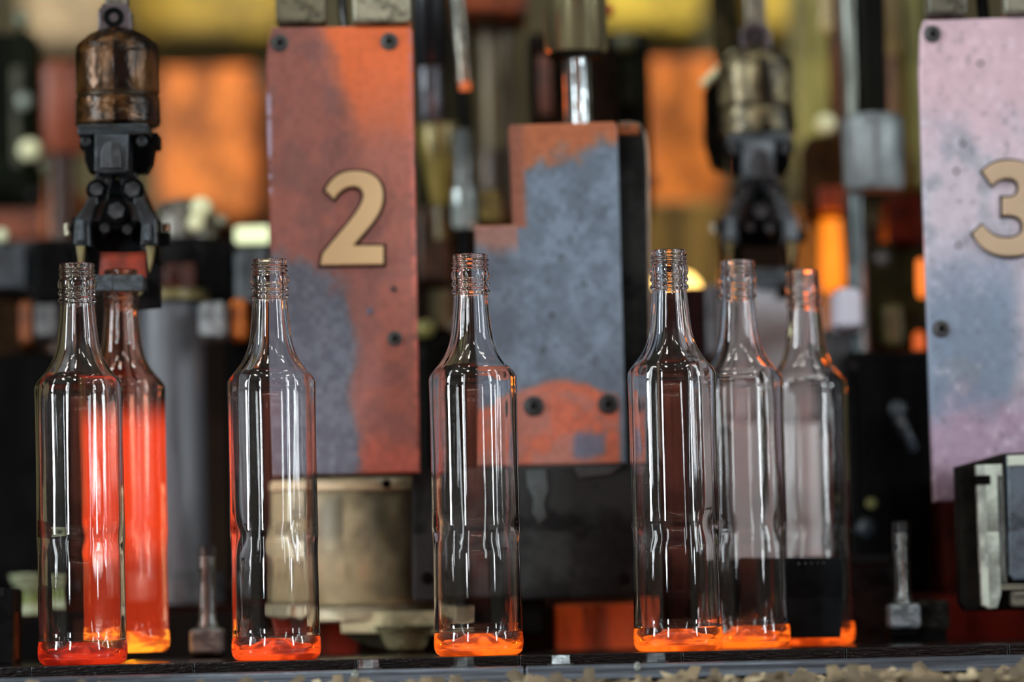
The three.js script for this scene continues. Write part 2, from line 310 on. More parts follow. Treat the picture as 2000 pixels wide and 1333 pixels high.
function bottle(px, py, z, lift, turn, variant, heat, power, label, mat = glass) {
  const p = at(px, py, z), g = new THREE.Group(); g.name = numbered('glass_bottle'); g.position.set(p.x, lift, z); g.rotation.y = turn; scene.add(g);
  tag(g, label, 'bottle', 'freshly made clear glass bottles');
  mesh('glass_body', bottleGeo[variant], mat, g);
  const h = hot(...heat, power); h.emissiveMap = GLOWTEX;
  const l = new THREE.PointLight(new THREE.Color(heat[0], heat[1], heat[2] * 0.5), 0.003 * power); l.shadow.radius = 0.1; l.castShadow = true; g.add(l);
  l.position.set(0, 0.004, -0.0375).applyAxisAngle(new THREE.Vector3(0, 1, 0), -turn);
  mesh('hot_base', hotGeo, h, g).userData.label = 'glowing hot bottle base';
  return g;
}
bottle(162, 1300, 0, 0.0002, 0.3, 0, [1, 0.045, 0.008], 0.62, 'clear bottle with a dim dark-red hot base in front of the glowing red bottle');
bottle(540, 1290, 0, 0.0002, 1.9, 1, [1, 0.085, 0.01], 0.95, 'clear bottle standing alone before plate 2 with a red-orange base');
bottle(935.5, 1280, 0, 0.0002, 3.4, 0, [1, 0.145, 0.008], 1.25, 'clear bottle standing alone before the grey stepped plate with an orange base');
bottle(1325.5, 1272, 0, 0.0002, 4.6, 1, [1, 0.145, 0.008], 1.3, 'frontmost clear bottle of the cluster of three with a bright orange base');
bottle(1460, 1266, -0.104, 0.0002, 5.5, 0, [1, 0.155, 0.008], 1.3, 'middle clear bottle of the cluster of three, half hidden by the front one');
bottle(1589, 1260, -0.209, 0.0002, 0.9, 1, [1, 0.13, 0.008], 1.35, 'rearmost slightly blurred bottle of the cluster of three beside the black gap');
bottle(248, 1280, -0.135, 0.0066, 2.6, 0, [1, 0.36, 0.02], 1.6, 'red-hot glowing bottle hanging in the tongs just above the conveyor', hotGlass);

// ------------------------------------------------------------------ take-out tongs
function tongs(px, py, z, capHex, B, BL, label) {
  const T = new Thing('take_out_tongs', label, 'tongs', 229, 188, -0.135, 'take-out tongs hanging over the conveyor');
  T.o.position.copy(at(px, py, z));
  const cap = new THREE.MeshStandardMaterial({ color: capHex, roughness: 0.4, metalness: 0.45, map: STAIN, roughnessMap: ROUGH, bumpMap: BUMP, bumpScale: 0.0012 }), PAD = paint(0x8a7d55, 0.6), K = paint(0x0e1012, 0.5), HB = paint(0x59636c, 0.3, 0.55);
  const eye = T.ext('eye_block', [[193, 60], [193, 22], [203, 8], [250, 8], [258, 24], [260, 60], [252, 66], [200, 66]], 0, 0.024, paint(0x5b545a, 0.42, 0.4), 0.0015);
  T.disc('eye_hole', 224, 36, 0.0121, [[20, -2], [20, 1.2], [15, 1.6], [14, 1], [9, 1], [8, -6], [0, -6]], K, eye);
  T.box('hanger_rod', [203, -160, 249, 12], -0.002, 0.016, paint(0x7c7468, 0.45, 0.4), 0.003);
  const c = T.lathe('air_cylinder', 229, 0, [[30, 54], [38, 58], [58, 68], [78, 84], [82, 92], [83, 110], [83, 180], [82, 186]], cap);
  c.userData.label = 'brown oily domed metal cylinder';
  T.lathe('cylinder_groove', 230, 0, [[79.5, 185], [79.5, 193]], paint(0x3a2a12, 0.5, 0.4));
  T.lathe('cylinder_foot', 231, 0, [[82, 192], [83.5, 196], [84, 244], [80, 249]], cap);
  T.box('clamp_flange', [161, 253, 299, 276], 0.012, 0.05, B, 0.002);
  T.box('clamp_back', [156, 262, 312, 292], -0.012, 0.03, K, 0.002);
  T.ext('neck_block', [[195, 274], [261, 274], [261, 346], [256, 351], [200, 351], [195, 346]], 0.02, 0.036, BL, 0.0015);
  T.ext('oval_boss', [[208, 330], [208, 300, 214, 290, 228, 290], [242, 290, 248, 300, 248, 330], [248, 342], [208, 342]], 0.039, 0.003, paint(0x4c525a, 0.45, 0.3), 0.0008);
  for (const x of [177, 285]) { T.disc('flange_bolt', x, 286, 0.03, [[11, -14], [11, 2], [9, 4], [5, 4], [5, 0], [0, 0]], B); T.ext('side_plate', x < 200 ? [[166, 278], [194, 278], [194, 340], [176, 340], [168, 318]] : [[262, 278], [306, 278], [300, 322], [290, 340], [262, 340]], -0.004, 0.024, K, 0.001); }
  const link = (m) => [[193, 340], [227, 346], [219, 378], [212, 412], [200, 440], [164, 440], [169, 410], [181, 372]].map(([x, y]) => [m ? 462 - x : x, y]);
  for (const m of [0, 1]) T.ext('link_arm', link(m), 0.004, 0.016, B, 0.0015);
  for (const [x, y, r] of [[195, 378, 15], [265, 378, 17], [234, 420, 18]]) { T.disc('pivot_washer', x, y, 0.017, [[r + 6, -4], [r + 6, 1], [r + 4, 2.5], [0, 2.5]], K); T.hex(x, y, 0.0178, r - 2, 9, HB, T.o, 'pivot_bolt'); }
  T.ext('rear_plate', [[192, 346], [268, 346], [286, 380], [304, 420], [312, 440], [312, 484], [262, 492], [204, 492], [152, 484], [152, 440], [160, 420], [178, 380]], -0.022, 0.01, paint(0x1d2226, 0.5), 0.001);
  T.ext('centre_yoke', [[206, 385], [262, 385], [276, 440], [262, 474], [246, 456], [222, 456], [204, 474], [192, 440]], -0.002, 0.026, K, 0.002);
  for (const [x, y] of [[210, 452], [254, 455]]) T.hex(x, y, 0.012, 10, 6, B, T.o, 'yoke_nut');
  const jaw = (s) => { const f = (x) => 233 + s * x; return [[f(34), 392], [f(52), 392], [f(70), 424, f(76), 430, f(80), 436], [f(82), 486], [f(74), 490], [f(48), 490], [f(50), 450], [f(44), 424, f(40), 414, f(34), 408]]; };
  for (const s of [-1, 1]) {
    const j = T.ext('jaw', s > 0 ? jaw(s) : jaw(s), 0.006, 0.032, B, 0.002), f = (x) => 233 + s * x;
    T.box('jaw_rib', s < 0 ? [f(72), 438, f(58), 484] : [f(58), 446, f(72), 484], 0.024, 0.006, BL, 0.002, j);
    T.ext('wear_pad', [[f(76), 489], [f(60), 489], [f(66), 540], [f(72), 518]], 0.012, 0.012, PAD, 0.0006, j);
    T.box('cheek_plate', s < 0 ? [146, 430, 155, 520] : [307, 432, 316, 520], -0.004, 0.03, K, 0.001);
  }
  T.lathe('side_bolt', 136, 0.004, [[7, 440], [9, 442], [9, 464], [7, 466]], paint(0x9a9684, 0.35, 0.4)); T.lathe('side_bolt', 328, 0.002, [[5, 440], [7, 442], [7, 455], [7, 456]], paint(0xa07a60, 0.4, 0.3));
  T.box('side_lug', [137, 448, 150, 456], 0.004, 0.008, K, 0.001); T.box('side_lug', [312, 458, 334, 484], 0, 0.012, K, 0.001);
  T.ext('holder_plate', [[314, 486], [316, 604], [270, 608], [274, 582], [282, 576], [288, 548], [286, 500], [290, 486]], -0.008, 0.014, SOOT, 0.001);
  T.ext('holder_plate', [[148, 486], [146, 604], [186, 608], [188, 582], [190, 570], [194, 530], [196, 500], [190, 486]], -0.008, 0.014, SOOT, 0.001);
  for (const [x0, x1] of [[183, 230.5], [232, 289]]) T.box('neck_gripper', [x0, 547, x1, 579], 0.024, 0.012, paint(0x4e5862, 0.4, 0.2), 0.001);
  for (const s of [-1, 1]) T.box('gripper_side', s < 0 ? [180, 549, 190, 577] : [282, 549, 292, 577], 0, 0.044, B, 0.001);
  return T;
}
tongs(229, 188, -0.135, 0x5e3f1c, paint(0x30383f, 0.4, 0.3), paint(0x4a545e, 0.38, 0.3), 'sharp take-out tongs with a brown oily cylinder holding the red-hot bottle');
tongs(1478, 210, -0.467, 0x8f8768, paint(0x5a636c, 0.42, 0.2), paint(0x8a98a6, 0.4, 0.2), 'blurred take-out tongs with a khaki cylinder above the cluster of three bottles');

// ------------------------------------------------------------------ numbered plates
const BRONZE = new THREE.MeshStandardMaterial({ color: 0xdcb888, roughness: 0.5, bumpMap: BUMP, bumpScale: 0.0004 }), DARKRING = paint(0x5c6062, 0.5, 0.2);
const P2TEX = texture(360, 1000, (u, v) => {
  const X = 518 + u * 300, Y = 930 - v * 882, n = fbm(u * 6, v * 18, 5), m = fbm(u * 25 + 9, v * 70, 3), w = (n - 0.5) * 90 + (m - 0.5) * 30;
  let c = mix3([142, 92, 84], [162, 98, 86], sstep(0.35, 0.65, n));
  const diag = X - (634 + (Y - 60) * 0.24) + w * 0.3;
  c = mix3(c, mix3([232, 112, 60], [172, 106, 92], sstep(110, 340, Y + w)), sstep(-18, 34, diag) * (1 - 0.6 * sstep(280, 460, Y)));  // orange upper right: primer colour with some hot glow painted in
  c = mix3(c, [150, 74, 54], sstep(0.62, 0.8, m) * 0.15);
  const bare = sstep(-14, 14, 690 + 10 * Math.sin(Y * 0.03) - X + w * 0.35) * sstep(-30, 30, Y - 515 - (X - 560) * 0.35 + w);
  c = mix3(c, mix3([88, 96, 112], [100, 108, 122], sstep(0.3, 0.7, m)), bare * 0.95);
  c = mix3(c, [180, 92, 76], sstep(690, 700, X + w * 0.3) * sstep(840, 900, Y + w * 0.4) * 0.8);
  c = mix3(c, [196, 180, 205], sstep(0.045, 0.02, u) * sstep(0.42, 0.5, fbm(4, v * 60, 2)) * sstep(170, 190, Y) * sstep(390, 360, Y));
  c = mix3(c, [200, 110, 96], sstep(0.955, 0.975, u) * sstep(0.3, 0.6, m));
  return c.map((q) => q * (0.9 + 0.2 * m));
});
const P3TEX = texture(360, 1000, (u, v) => {
  const X = 1795 + u * 300, Y = 985 - v * 950, n = fbm(u * 5 + 30, v * 14, 5), m = fbm(u * 22 + 9, v * 60 + 7, 3), w = (n - 0.5) * 130;
  let c = mix3([226, 196, 208], [212, 202, 216], sstep(160, 380, Y + w));
  c = mix3(c, [138, 156, 180], sstep(400, 600, Y + w - (1960 - X) * 0.25) * sstep(1990, 1940, X + w * 0.3));
  c = mix3(c, [150, 160, 175], sstep(0.55, 0.75, n) * sstep(200, 300, Y) * 0.6);
  c = mix3(c, [188, 166, 192], sstep(760, 860, Y + w));
  c = mix3(c, [128, 106, 120], sstep(900, 975, Y + w * 0.3));
  c = mix3(c, [236, 230, 242], sstep(0.6, 0.85, n * 0.5 + m * 0.5) * 0.5);
  c = mix3(c, [120, 124, 136], sstep(0.3, 0.18, m) * 0.25);
  return c.map((q) => q * (0.92 + 0.14 * m));
});
const PCTEX = texture(320, 900, (u, v) => {
  const X = 922 + u * 286, Y = 908 - v * 666, n = fbm(u * 7 + 11, v * 16 + 3, 5), m = fbm(u * 26 + 2, v * 60 + 7, 3), w = (n - 0.5) * 80;
  let c = mix3([98, 112, 128], [117, 133, 151], sstep(0.35, 0.7, n * 0.85 + m * 0.15));
  c = mix3(c, [72, 78, 88], sstep(0.3, 0.2, m) * 0.35);
  c = mix3(c, [172, 100, 66], sstep(40, 0, Y - 272 - (1130 - X) * 0.28 + w));
  c = mix3(c, [150, 92, 72], sstep(14, 0, X - (Y < 445 ? 1016 : 0) + w * 0.2) * (Y < 452 ? 1 : 0));
  c = mix3(c, [176, 128, 116], sstep(40, 0, Y - 462 - (X - 930) * 0.1 + w * 0.4) * (X < 1006 ? 1 : 0) * 0.9 * (Y > 440 ? 1 : 0));
  const rust = sstep(-10, 10, Y - 762 + 22 * Math.cos((X - 1090) * 0.02) + w * 0.35) * sstep(1202, 1190, X);
  c = mix3(c, mix3([196, 104, 78], [176, 112, 98], sstep(0.4, 0.65, n)), rust);
  c = mix3(c, [112, 110, 128], sstep(-8, 8, 30 - Math.abs(X - 1140) + w * 0.3) * sstep(-8, 8, 22 - Math.abs(Y - 868) + w * 0.3));
  return c.map((q) => q * (0.9 + 0.2 * m));
});
const coat = (map, rough = 0.5) => new THREE.MeshStandardMaterial({ map, roughness: rough + 0.08, metalness: 0, roughnessMap: ROUGH, bumpMap: BUMP, bumpScale: 0.0004 });
{
  const z = -0.2, T = new Thing('number_plate', 'tall red-painted steel plate with the brass number 2', 'plate', 670, 490, z, 'numbered machine plates');
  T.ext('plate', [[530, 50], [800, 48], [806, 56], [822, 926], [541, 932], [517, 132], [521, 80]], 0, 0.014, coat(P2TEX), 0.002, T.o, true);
  for (const [x, y, r] of [[545, 82, 13], [760, 79, 13], [772, 664, 11]]) T.bolt(x, y, 0.007, r, DARKRING).userData.label = 'dark socket bolt';
  for (const [x, y] of [[723, 610], [770, 567]]) T.disc('rivet', x, y, 0.007, [[7, -1], [7, 1], [4, 2.6], [0, 3]], paint(x < 760 ? 0x8a7f9a : 0x6a4a48, 0.5));
  const n = T.ext('number', [[636, 374], [650, 344, 672, 336, 694, 336], [728, 336, 749, 352, 749, 384], [749, 410, 738, 424, 727, 440], [690, 483], [750, 483], [750, 519], [627, 521], [631, 500], [652, 468, 708, 416, 711, 386], [711, 374, 703, 366, 692, 366], [674, 366, 662, 376, 653, 391]], 0.0095, 0.006, BRONZE, 0.001);
  n.userData.label = 'raised brass digit 2';
  T.ext('number_painted_shadow', [[630, 374], [645, 340, 670, 331, 694, 331], [732, 331, 754, 350, 754, 384], [754, 410, 743, 426, 731, 442], [702, 478], [755, 478], [755, 524], [622, 526], [626, 498], [648, 464, 704, 414, 706, 386], [706, 378, 701, 371, 692, 371], [677, 371, 666, 380, 655, 397]], 0.0073, 0.001, paint(0x2e2624, 0.7), 0.0002).userData.label = 'shadow painted as a dark rim round the digit';  // dark sheet drawn for the shadow round the raised digit
  T.name(T.box('hanger_block', [536, -60, 634, 44], -0.006, 0.03, paint(0x7c7863, 0.5, 0.2), 0.003), 'grey-khaki block above the plate');
  T.name(T.box('hanger_block', [688, -60, 802, 44], -0.004, 0.034, paint(0xa9a692, 0.5, 0.2), 0.003), 'pale khaki block above the plate');
  T.tube('lift_rod', [[664, -60, -0.01], [668, 20, -0.01], [672, 52, -0.01]], 9, DULL);
}
{
  const z = -0.2, T = new Thing('number_plate', 'tall pinkish grey worn plate with the number 3', 'plate', 1940, 500, z, 'numbered machine plates');
  T.ext('plate', [[1806, 36], [2092, 28], [2100, 36], [2112, 975], [1818, 983], [1796, 140], [1800, 60]], 0, 0.014, coat(P3TEX, 0.42), 0.002, T.o, true);
  for (const [x, y, r] of [[1822, 64, 13], [1835, 645, 13], [2080, 58, 13], [2090, 640, 12]]) T.bolt(x, y, 0.007, r, paint(0x6d7076, 0.45, 0.4)).userData.label = 'grey socket bolt';
  for (const [x, y] of [[1879, 281], [1867, 335], [1870, 481], [1916, 122]]) T.disc('pit', x, y, 0.007, [[7, -1], [7, 0.6], [5, 0.6], [4, -0.5], [0, -0.5]], paint(0x5a5560, 0.7));
  const three = (e) => [[1917 - e, 336], [1930, 322 - e, 1948, 315 - e, 1968, 315 - e], [2006, 315 - e, 2030 + e, 332, 2030 + e, 362], [2030 + e, 384, 2018, 398, 2003, 404], [2026, 412, 2040 + e, 430, 2040 + e, 450], [2040 + e, 484, 2010, 503 + e, 1968, 503 + e], [1934, 503 + e, 1908, 488, 1898 - e, 458], [1916, 441 - e], [1930, 462 - e, 1946, 468 - e, 1962, 468 - e], [1984, 468 - e, 1996 - e, 458, 1996 - e, 446], [1996 - e, 430 + e, 1984, 423 + e, 1966, 423 + e], [1956 - e, 423 + e], [1956 - e, 388 - e], [1966, 388 - e], [1980, 388 - e, 1988 - e, 380, 1988 - e, 369], [1988 - e, 356 + e, 1980, 350 + e, 1966, 350 + e], [1952, 350 + e, 1944, 356, 1936, 364 + e]];
  T.ext('number', three(0), 0.0095, 0.006, new THREE.MeshStandardMaterial({ color: 0xc8ae92, roughness: 0.45, bumpMap: BUMP, bumpScale: 0.0004 }), 0.001).userData.label = 'raised brass digit 3';
  T.ext('number_painted_shadow', three(5), 0.0073, 0.001, paint(0x2b2724, 0.7), 0.0002).userData.label = 'shadow painted as a dark rim round the digit';  // painted shadow of the digit, cut a little wider than it
  T.name(T.box('hanger_block', [1812, -60, 1890, 28], -0.004, 0.032, paint(0x6f6d63, 0.5, 0.2), 0.003), 'grey block above the plate');
  T.name(T.box('hanger_block', [1962, -60, 2080, 26], -0.004, 0.032, paint(0x9a988c, 0.5, 0.2), 0.003), 'pale grey block above the plate');
  T.tube('lift_rod', [[1922, -60, -0.008], [1926, 10, -0.008], [1930, 40, -0.008]], 12, SOOT);
}
{
  const z = -0.25, T = new Thing('stepped_plate', 'grey stepped plate with orange worn edges and two socket bolts', 'plate', 1090, 570, z);
  T.ext('face_plate', [[992, 258], [996, 246], [1200, 240], [1206, 250], [1222, 910], [940, 914], [926, 448], [932, 444], [1000, 442]], 0.01, 0.016, coat(PCTEX), 0.002, T.o, true);
  T.ext('back_plate', [[1180, 237], [1242, 236], [1254, 237, 1262, 246, 1263, 260], [1278, 908], [1180, 912]], -0.012, 0.026, paint(0x2c2d2e, 0.55), 0.003).userData.label = 'dark back plate with a rounded corner';
  T.tube('edge_bead', [[1210, 239, -0.001], [1236, 238, -0.001], [1252, 243, -0.001], [1261, 262, -0.001], [1268, 560, -0.001], [1276, 900, -0.001]], 4, paint(0x9a8678, 0.4, 0.3)).userData.label = 'pale worn rim of the back plate';
  T.box('orange_corner', [1206, 240, 1250, 262], -0.002, 0.008, paint(0xa0521e, 0.5), 0.002);
  for (const [x, y] of [[1042, 797], [1187, 793]]) T.bolt(x, y, 0.018, 15, paint(0x4a4e54, 0.45, 0.4)).userData.label = 'dark grey socket bolt';
  for (const [x, y] of [[1078, 620], [1095, 505], [1140, 560], [1060, 690]]) T.disc('pit', x, y, 0.018, [[6, -1], [6, 0.5], [4, 0.5], [3, -0.5], [0, -0.5]], paint(0x3c424a, 0.7));
}

// ------------------------------------------------------------------ machine in front rows
{
  const T = new Thing('cross_bar', 'dark steel cross bar below the grey stepped plate', 'bar', 1020, 1040, -0.235);
  T.ext('bar_body', [[806, 926], [832, 920], [1234, 906], [1240, 912], [1246, 1164], [1240, 1168], [814, 1176], [808, 1170]], 0, 0.05, paint(0x303234, 0.5, 0.2), 0.003);
  T.ext('worn_strip', [[1028, 922], [1066, 920], [1070, 960], [1061, 985], [1067, 1014], [1052, 1026], [1040, 1004], [1042, 975], [1030, 952]], 0.0255, 0.002, paint(0x4c555a, 0.5, 0.2), 0.0006);
  T.ext('worn_strip', [[1120, 916], [1215, 912], [1190, 930], [1130, 936]], 0.0255, 0.002, paint(0x474e54, 0.45, 0.4), 0.0006);
  for (const x of [836, 1216]) T.bolt(x, 1130, 0.025, 9, SOOT);
  T.box('bar_bracket', [860, 1168, 1064, 1240], -0.03, 0.05, BLACK, 0.003);
}
{
  const T = new Thing('mould_drum', 'stained khaki steel mould drum behind the second bottle', 'mould', 680, 1060, -0.24), KH = paint(0xb0aa8c, 0.45, 0.1);
  T.lathe('drum_body', 672, -0.06, [[150, 958], [152, 962], [152, 1176], [148, 1182]], KH, T.o, 64);
  T.lathe('drum_rim', 672, -0.06, [[140, 934], [154, 936], [157, 940], [157, 956], [150, 960]], paint(0xe4d8b4, 0.4), T.o, 64).userData.label = 'cream rim of the drum';
  T.lathe('drum_flange', 676, -0.06, [[160, 1184], [172, 1187], [174, 1192], [174, 1212], [168, 1216]], paint(0xa9a68e, 0.45, 0.2), T.o, 64);
  T.disc('rim_bolt', 755, 946, 0.004, [[9, -8], [9, 2], [7, 3.5], [0, 3.5]], BLACK);
}
{
  const T = new Thing('drip_tray', 'pale green-khaki bracket with a small turned cup beneath the drum', 'bracket', 790, 1230, -0.235), KH = paint(0xb8b898, 0.45, 0.05);
  T.ext('bracket_arm', [[664, 1204], [700, 1198], [918, 1192], [918, 1236], [850, 1240], [668, 1238]], -0.006, 0.02, KH, 0.002);
  T.lathe('cup', 792, 0.0, [[58, 1222], [62, 1224], [60, 1228], [56, 1234], [50, 1240], [42, 1258], [38, 1266], [34, 1270]], paint(0x9a9c7c, 0.32, 0.5), T.o, 48);
  T.ext('arm_web', [[668, 1238], [760, 1240], [760, 1270], [720, 1262], [690, 1252]], -0.01, 0.008, paint(0x2a2a20, 0.6), 0.001);
}
function pinStand(px, top, mid, bot, halfW, z, label, blockHex, extra) {
  const T = new Thing('pin_stand', label, 'pin', px, mid, z, 'steel pins beside the conveyor');
  T.lathe('pin', px - 2, 0, [[16.5, top + 22], [16, top + 60], [15.5, mid - 30], [17, mid - 14], [23, mid + 2]], steel(0x84898c, 0.28));
  T.lathe('pin_cap', px - 3, 0, [[15, top], [17.5, top + 2], [17.5, top + 20], [16, top + 22]], IRON);
  T.box('block', [px - halfW, mid, px + halfW, bot], 0.002, 0.03, paint(blockHex, 0.5, 0.2), 0.0035);
  T.box('block_foot', [px - halfW + 4, bot - 2, px + halfW - 4, bot + 16], -0.004, 0.028, BLACK, 0.002);
  T.disc('set_screw', px - 14, top + 50, 0.0055, [[3.5, -2], [3.5, 1], [0, 1]], BLACK);
  if (extra) extra(T);
}
pinStand(406, 1066, 1228, 1278, 33, -0.2, 'short steel pin on a grey block between hot bottle and second bottle', 0x64686c);
pinStand(1764, 1020, 1180, 1228, 31, -0.2, 'short polished pin on a blue-grey block beside the cluster of three', 0x8e98a4, (T) => {
  T.box('rear_block', [1790, 1172, 1856, 1232], -0.018, 0.03, paint(0x2c2a28, 0.6), 0.004);
  T.box('rear_foot', [1736, 1228, 1850, 1262], -0.018, 0.03, BLACK, 0.002);
});
{
  const T = new Thing('switch_box', 'dark box with a pale worn frame and blue-grey cover below plate 3', 'box', 1940, 1040, -0.155), PALE = paint(0xd8e4de, 0.35);
  T.ext('box_body', [[1868, 912], [1905, 902], [1960, 886], [2080, 880], [2084, 1190], [1884, 1194], [1874, 1180]], -0.011, 0.022, paint(0x1c1a18, 0.6), 0.003);
  T.ext('frame_strip', [[1905, 910], [1956, 908], [1956, 932], [1946, 932], [1952, 1160], [1944, 1188], [1928, 1190], [1914, 1182], [1906, 940]], 0.004, 0.012, PALE, 0.0015).userData.label = 'pale flaking frame strip';
  T.box('slot', [1902, 930, 1932, 948], 0.006, 0.012, BLACK, 0.001);
  T.box('inner_strip', [1950, 912, 1962, 1140], 0.002, 0.01, paint(0x8a9090, 0.4, 0.2), 0.001);
  T.ext('cover', [[1964, 892], [2080, 888], [2084, 1130], [1976, 1134], [1966, 1124]], 0.006, 0.014, paint(0x667688, 0.35, 0.1), 0.002).userData.label = 'blue-grey cover panel';
  T.ext('cover_edge', [[1964, 892], [2080, 888], [2080, 908], [1964, 912]], 0.0135, 0.002, PALE, 0.0005);
  T.box('lower_lip', [1950, 1140, 2084, 1152], 0.004, 0.012, paint(0x8f8d80, 0.5), 0.001); T.box('foot', [1970, 1154, 2060, 1186], 0.004, 0.014, paint(0x77756c, 0.5), 0.003);
}
{
  const T = new Thing('corner_block', 'black block with a worn red edge beside the first bottle', 'block', 15, 1220, -0.13);
  T.ext('block_body', [[-60, 1150], [30, 1150], [36, 1156], [36, 1300], [-60, 1302]], 0, 0.05, paint(0x111214, 0.55), 0.003);
  T.box('worn_edge', [30, 1196, 38, 1290], 0.012, 0.02, paint(0x4a2216, 0.6), 0.001); T.box('top_lip', [-40, 1150, 18, 1168], 0.024, 0.004, paint(0x24272a, 0.5), 0.001);
}
{
  const T = new Thing('pusher_pad', 'matt black pusher pad standing between the middle and rear bottles of the cluster', 'pad', 1543, 1170, -0.157), M = paint(0x14171b, 0.85);
  T.ext('pad_face', [[1440, 1096], [1446, 1090], [1638, 1090], [1646, 1096], [1644, 1200], [1640, 1246], [1446, 1248], [1440, 1240]], 0, 0.014, M, 0.002);
  T.box('pad_arm', [1446, 1150, 1484, 1240], -0.066, 0.125, BLACK, 0.002);
  for (let i = 0; i < 5; i++) T.disc('rivet', 1560 + i * 12, 1102 - i * 0.5, 0.007, [[2.2, -1], [2, 0.8], [0, 1.4]], DULL);
}
{
  const T = new Thing('stop_block', 'low dark grey block on the bed behind the cluster of three bottles', 'block', 1575, 1165, -0.308);
  T.box('block_body', [1405, 1088, 1744, 1262], 0, 0.05, paint(0x1c1c1e, 0.8), 0.003); T.box('block_cap', [1420, 1092, 1730, 1110], 0.022, 0.01, paint(0x202124, 0.8), 0.002);
  for (const x of [1430, 1720]) T.bolt(x, 1130, 0.026, 8, BLACK);
}

// ------------------------------------------------------------------ machine bed and frame behind
const bed = new THREE.Group(); bed.name = numbered('machine_bed'); bed.position.set(0, -0.9, -1.2); scene.add(bed); tag(bed, 'dark red painted machine bed behind the conveyor', 'machine');
const RED = paint(0x6e1c08, 0.55), DRED = paint(0x3c0d06, 0.6);
mesh('bed_body', rbox(2.4, 0.938, 1.7, 0.006), DRED, bed).position.set(0, 0.469, 0);
for (const [x0, x1, hex] of [[-0.56, -0.206, 0x0c0b0b], [-0.203, -0.133, 0x8c2408], [-0.131, 0.028, 0x1a0a06], [0.03, 0.102, 0xe85a10], [0.104, 0.345, 0x140806], [0.347, 0.56, 0x4a0c04]]) mesh('front_panel', rbox(x1 - x0, 0.52, 0.014, 0.003), paint(hex, 0.55), bed).position.set((x0 + x1) / 2, 0.676, 0.857);  // bright orange panel has the hot bottle glow put into its paint
function cabinet(name, label, category, r, z, depth, hex, opt = {}) {
  const T = new Thing(name, label, category, (r[0] + r[2]) / 2, (r[1] + r[3]) / 2, z, opt.group), [x0, y0, x1, y1] = r, clean = (h) => new THREE.MeshStandardMaterial({ color: h, roughness: 0.6 }), m = opt.clean ? clean(hex) : paint(hex, opt.rough ?? 0.55, opt.metal ?? 0.1), b = opt.inset ?? 0.12, w = x1 - x0, h = y1 - y0;
  T.box(opt.body || 'housing', r, -depth / 2, depth, m, opt.round ?? 0.006);
  if (!opt.plain) T.box(opt.face || 'cover_panel', [x0 + w * b, y0 + h * b * 0.6, x1 - w * b, y1 - h * b * 0.6], 0.002, 0.006, opt.clean ? clean(opt.faceHex ?? hex) : paint(opt.faceHex ?? hex, opt.rough ?? 0.55, opt.metal ?? 0.1), 0.002);
  if (opt.bolts !== 0) { const q = Math.min(w, h) * 0.05 + 1.5; for (const [x, y] of [[x0 + w * b * 0.5, y0 + h * 0.06], [x1 - w * b * 0.5, y0 + h * 0.06], [x0 + w * b * 0.5, y1 - h * 0.06], [x1 - w * b * 0.5, y1 - h * 0.06]]) T.hex(x, y, 0, Math.min(q, 9), 4, IRON); }
  if (opt.more) opt.more(T);
  return T;
}
function rod(name, label, category, cx, z, parts, group) {         // parts: [name, material, [[r, y], ...]]
  const ys = parts.flatMap((p) => p[2].map((q) => q[1])), T = new Thing(name, label, category, cx, (Math.min(...ys) + Math.max(...ys)) / 2, z, group), mid = T.py;
  for (const [part, m, pts] of parts) T.lathe(part, cx + (pts[0][1] + pts[pts.length - 1][1]) / 2 * SR - mid * SR, 0, pts, m);
  return T;
}

const HIGHLIGHT_CREAM = new THREE.MeshStandardMaterial({ color: 0xf2f4c4, roughness: 0.3 }), PALEKNOB = new THREE.MeshStandardMaterial({ color: 0xdfe6c2, roughness: 0.3 });  // cream discs and edges carry blurred highlights in their colour
function knob(T, px, py, r, m, label, ry = 1, z = 0.02) {  // also draws the pale discs that stand for blurred highlights
  const k = T.disc('knob', px, py, z, [[r * 0.9, -r * 0.6], [r, -r * 0.3], [r, 0], [r * 0.85, r * 0.35], [r * 0.5, r * 0.5], [0, r * 0.55]], m); k.scale.y = ry; k.userData.label = label;
  T.disc('knob_stem', 0, 0, 0, [[r * 0.35, -r * 5], [r * 0.35, -r * 0.5], [0, -r * 0.5]], SOOT, k).position.set(0, 0, 0);
}

// behind the hot bottle and the first bottle
cabinet('control_cabinet', 'black cabinet behind the first bottle', 'cabinet', [-80, 690, 140, 1180], -0.55, 0.2, 0x0d0d0e);
cabinet('control_cabinet', 'black cabinet behind plate 2 and the second bottle', 'cabinet', [442, 560, 640, 1180], -0.5, 0.2, 0x0e0f10);
rod('support_column', 'smooth grey steel column beside the red-hot bottle', 'column', 338, -0.48, [['shaft', paint(0x5c606a, 0.55, 0.1), [[60, 590], [64, 594], [66, 600], [66, 1120]]], ['column_foot', paint(0x5c6068, 0.5, 0.3), [[88, 1118], [92, 1124], [92, 1180]]], ['column_cap', paint(0x7a7048, 0.5, 0.2), [[60, 566], [74, 570], [76, 588]]]]);
cabinet('junction_box', 'light grey box in the dark gap beside plate 2', 'box', [386, 588, 444, 664], -0.4, 0.05, 0x8b9098, { faceHex: 0x9aa0a8 });
cabinet('junction_box', 'grey box at the edge behind the first bottle neck', 'box', [66, 590, 118, 664], -0.5, 0.06, 0x6b6d72, { faceHex: 0x73767c });
cabinet('valve_block', 'dark slate valve block at the edge above the first bottle', 'block', [-30, 470, 64, 572], -0.55, 0.12, 0x39424c, { more: (T) => knob(T, 8, 464, 15, PALEKNOB, 'pale knob') });
cabinet('valve_block', 'black valve block behind the jaws of the sharp tongs', 'block', [62, 466, 150, 600], -0.5, 0.14, 0x0c0c0d);
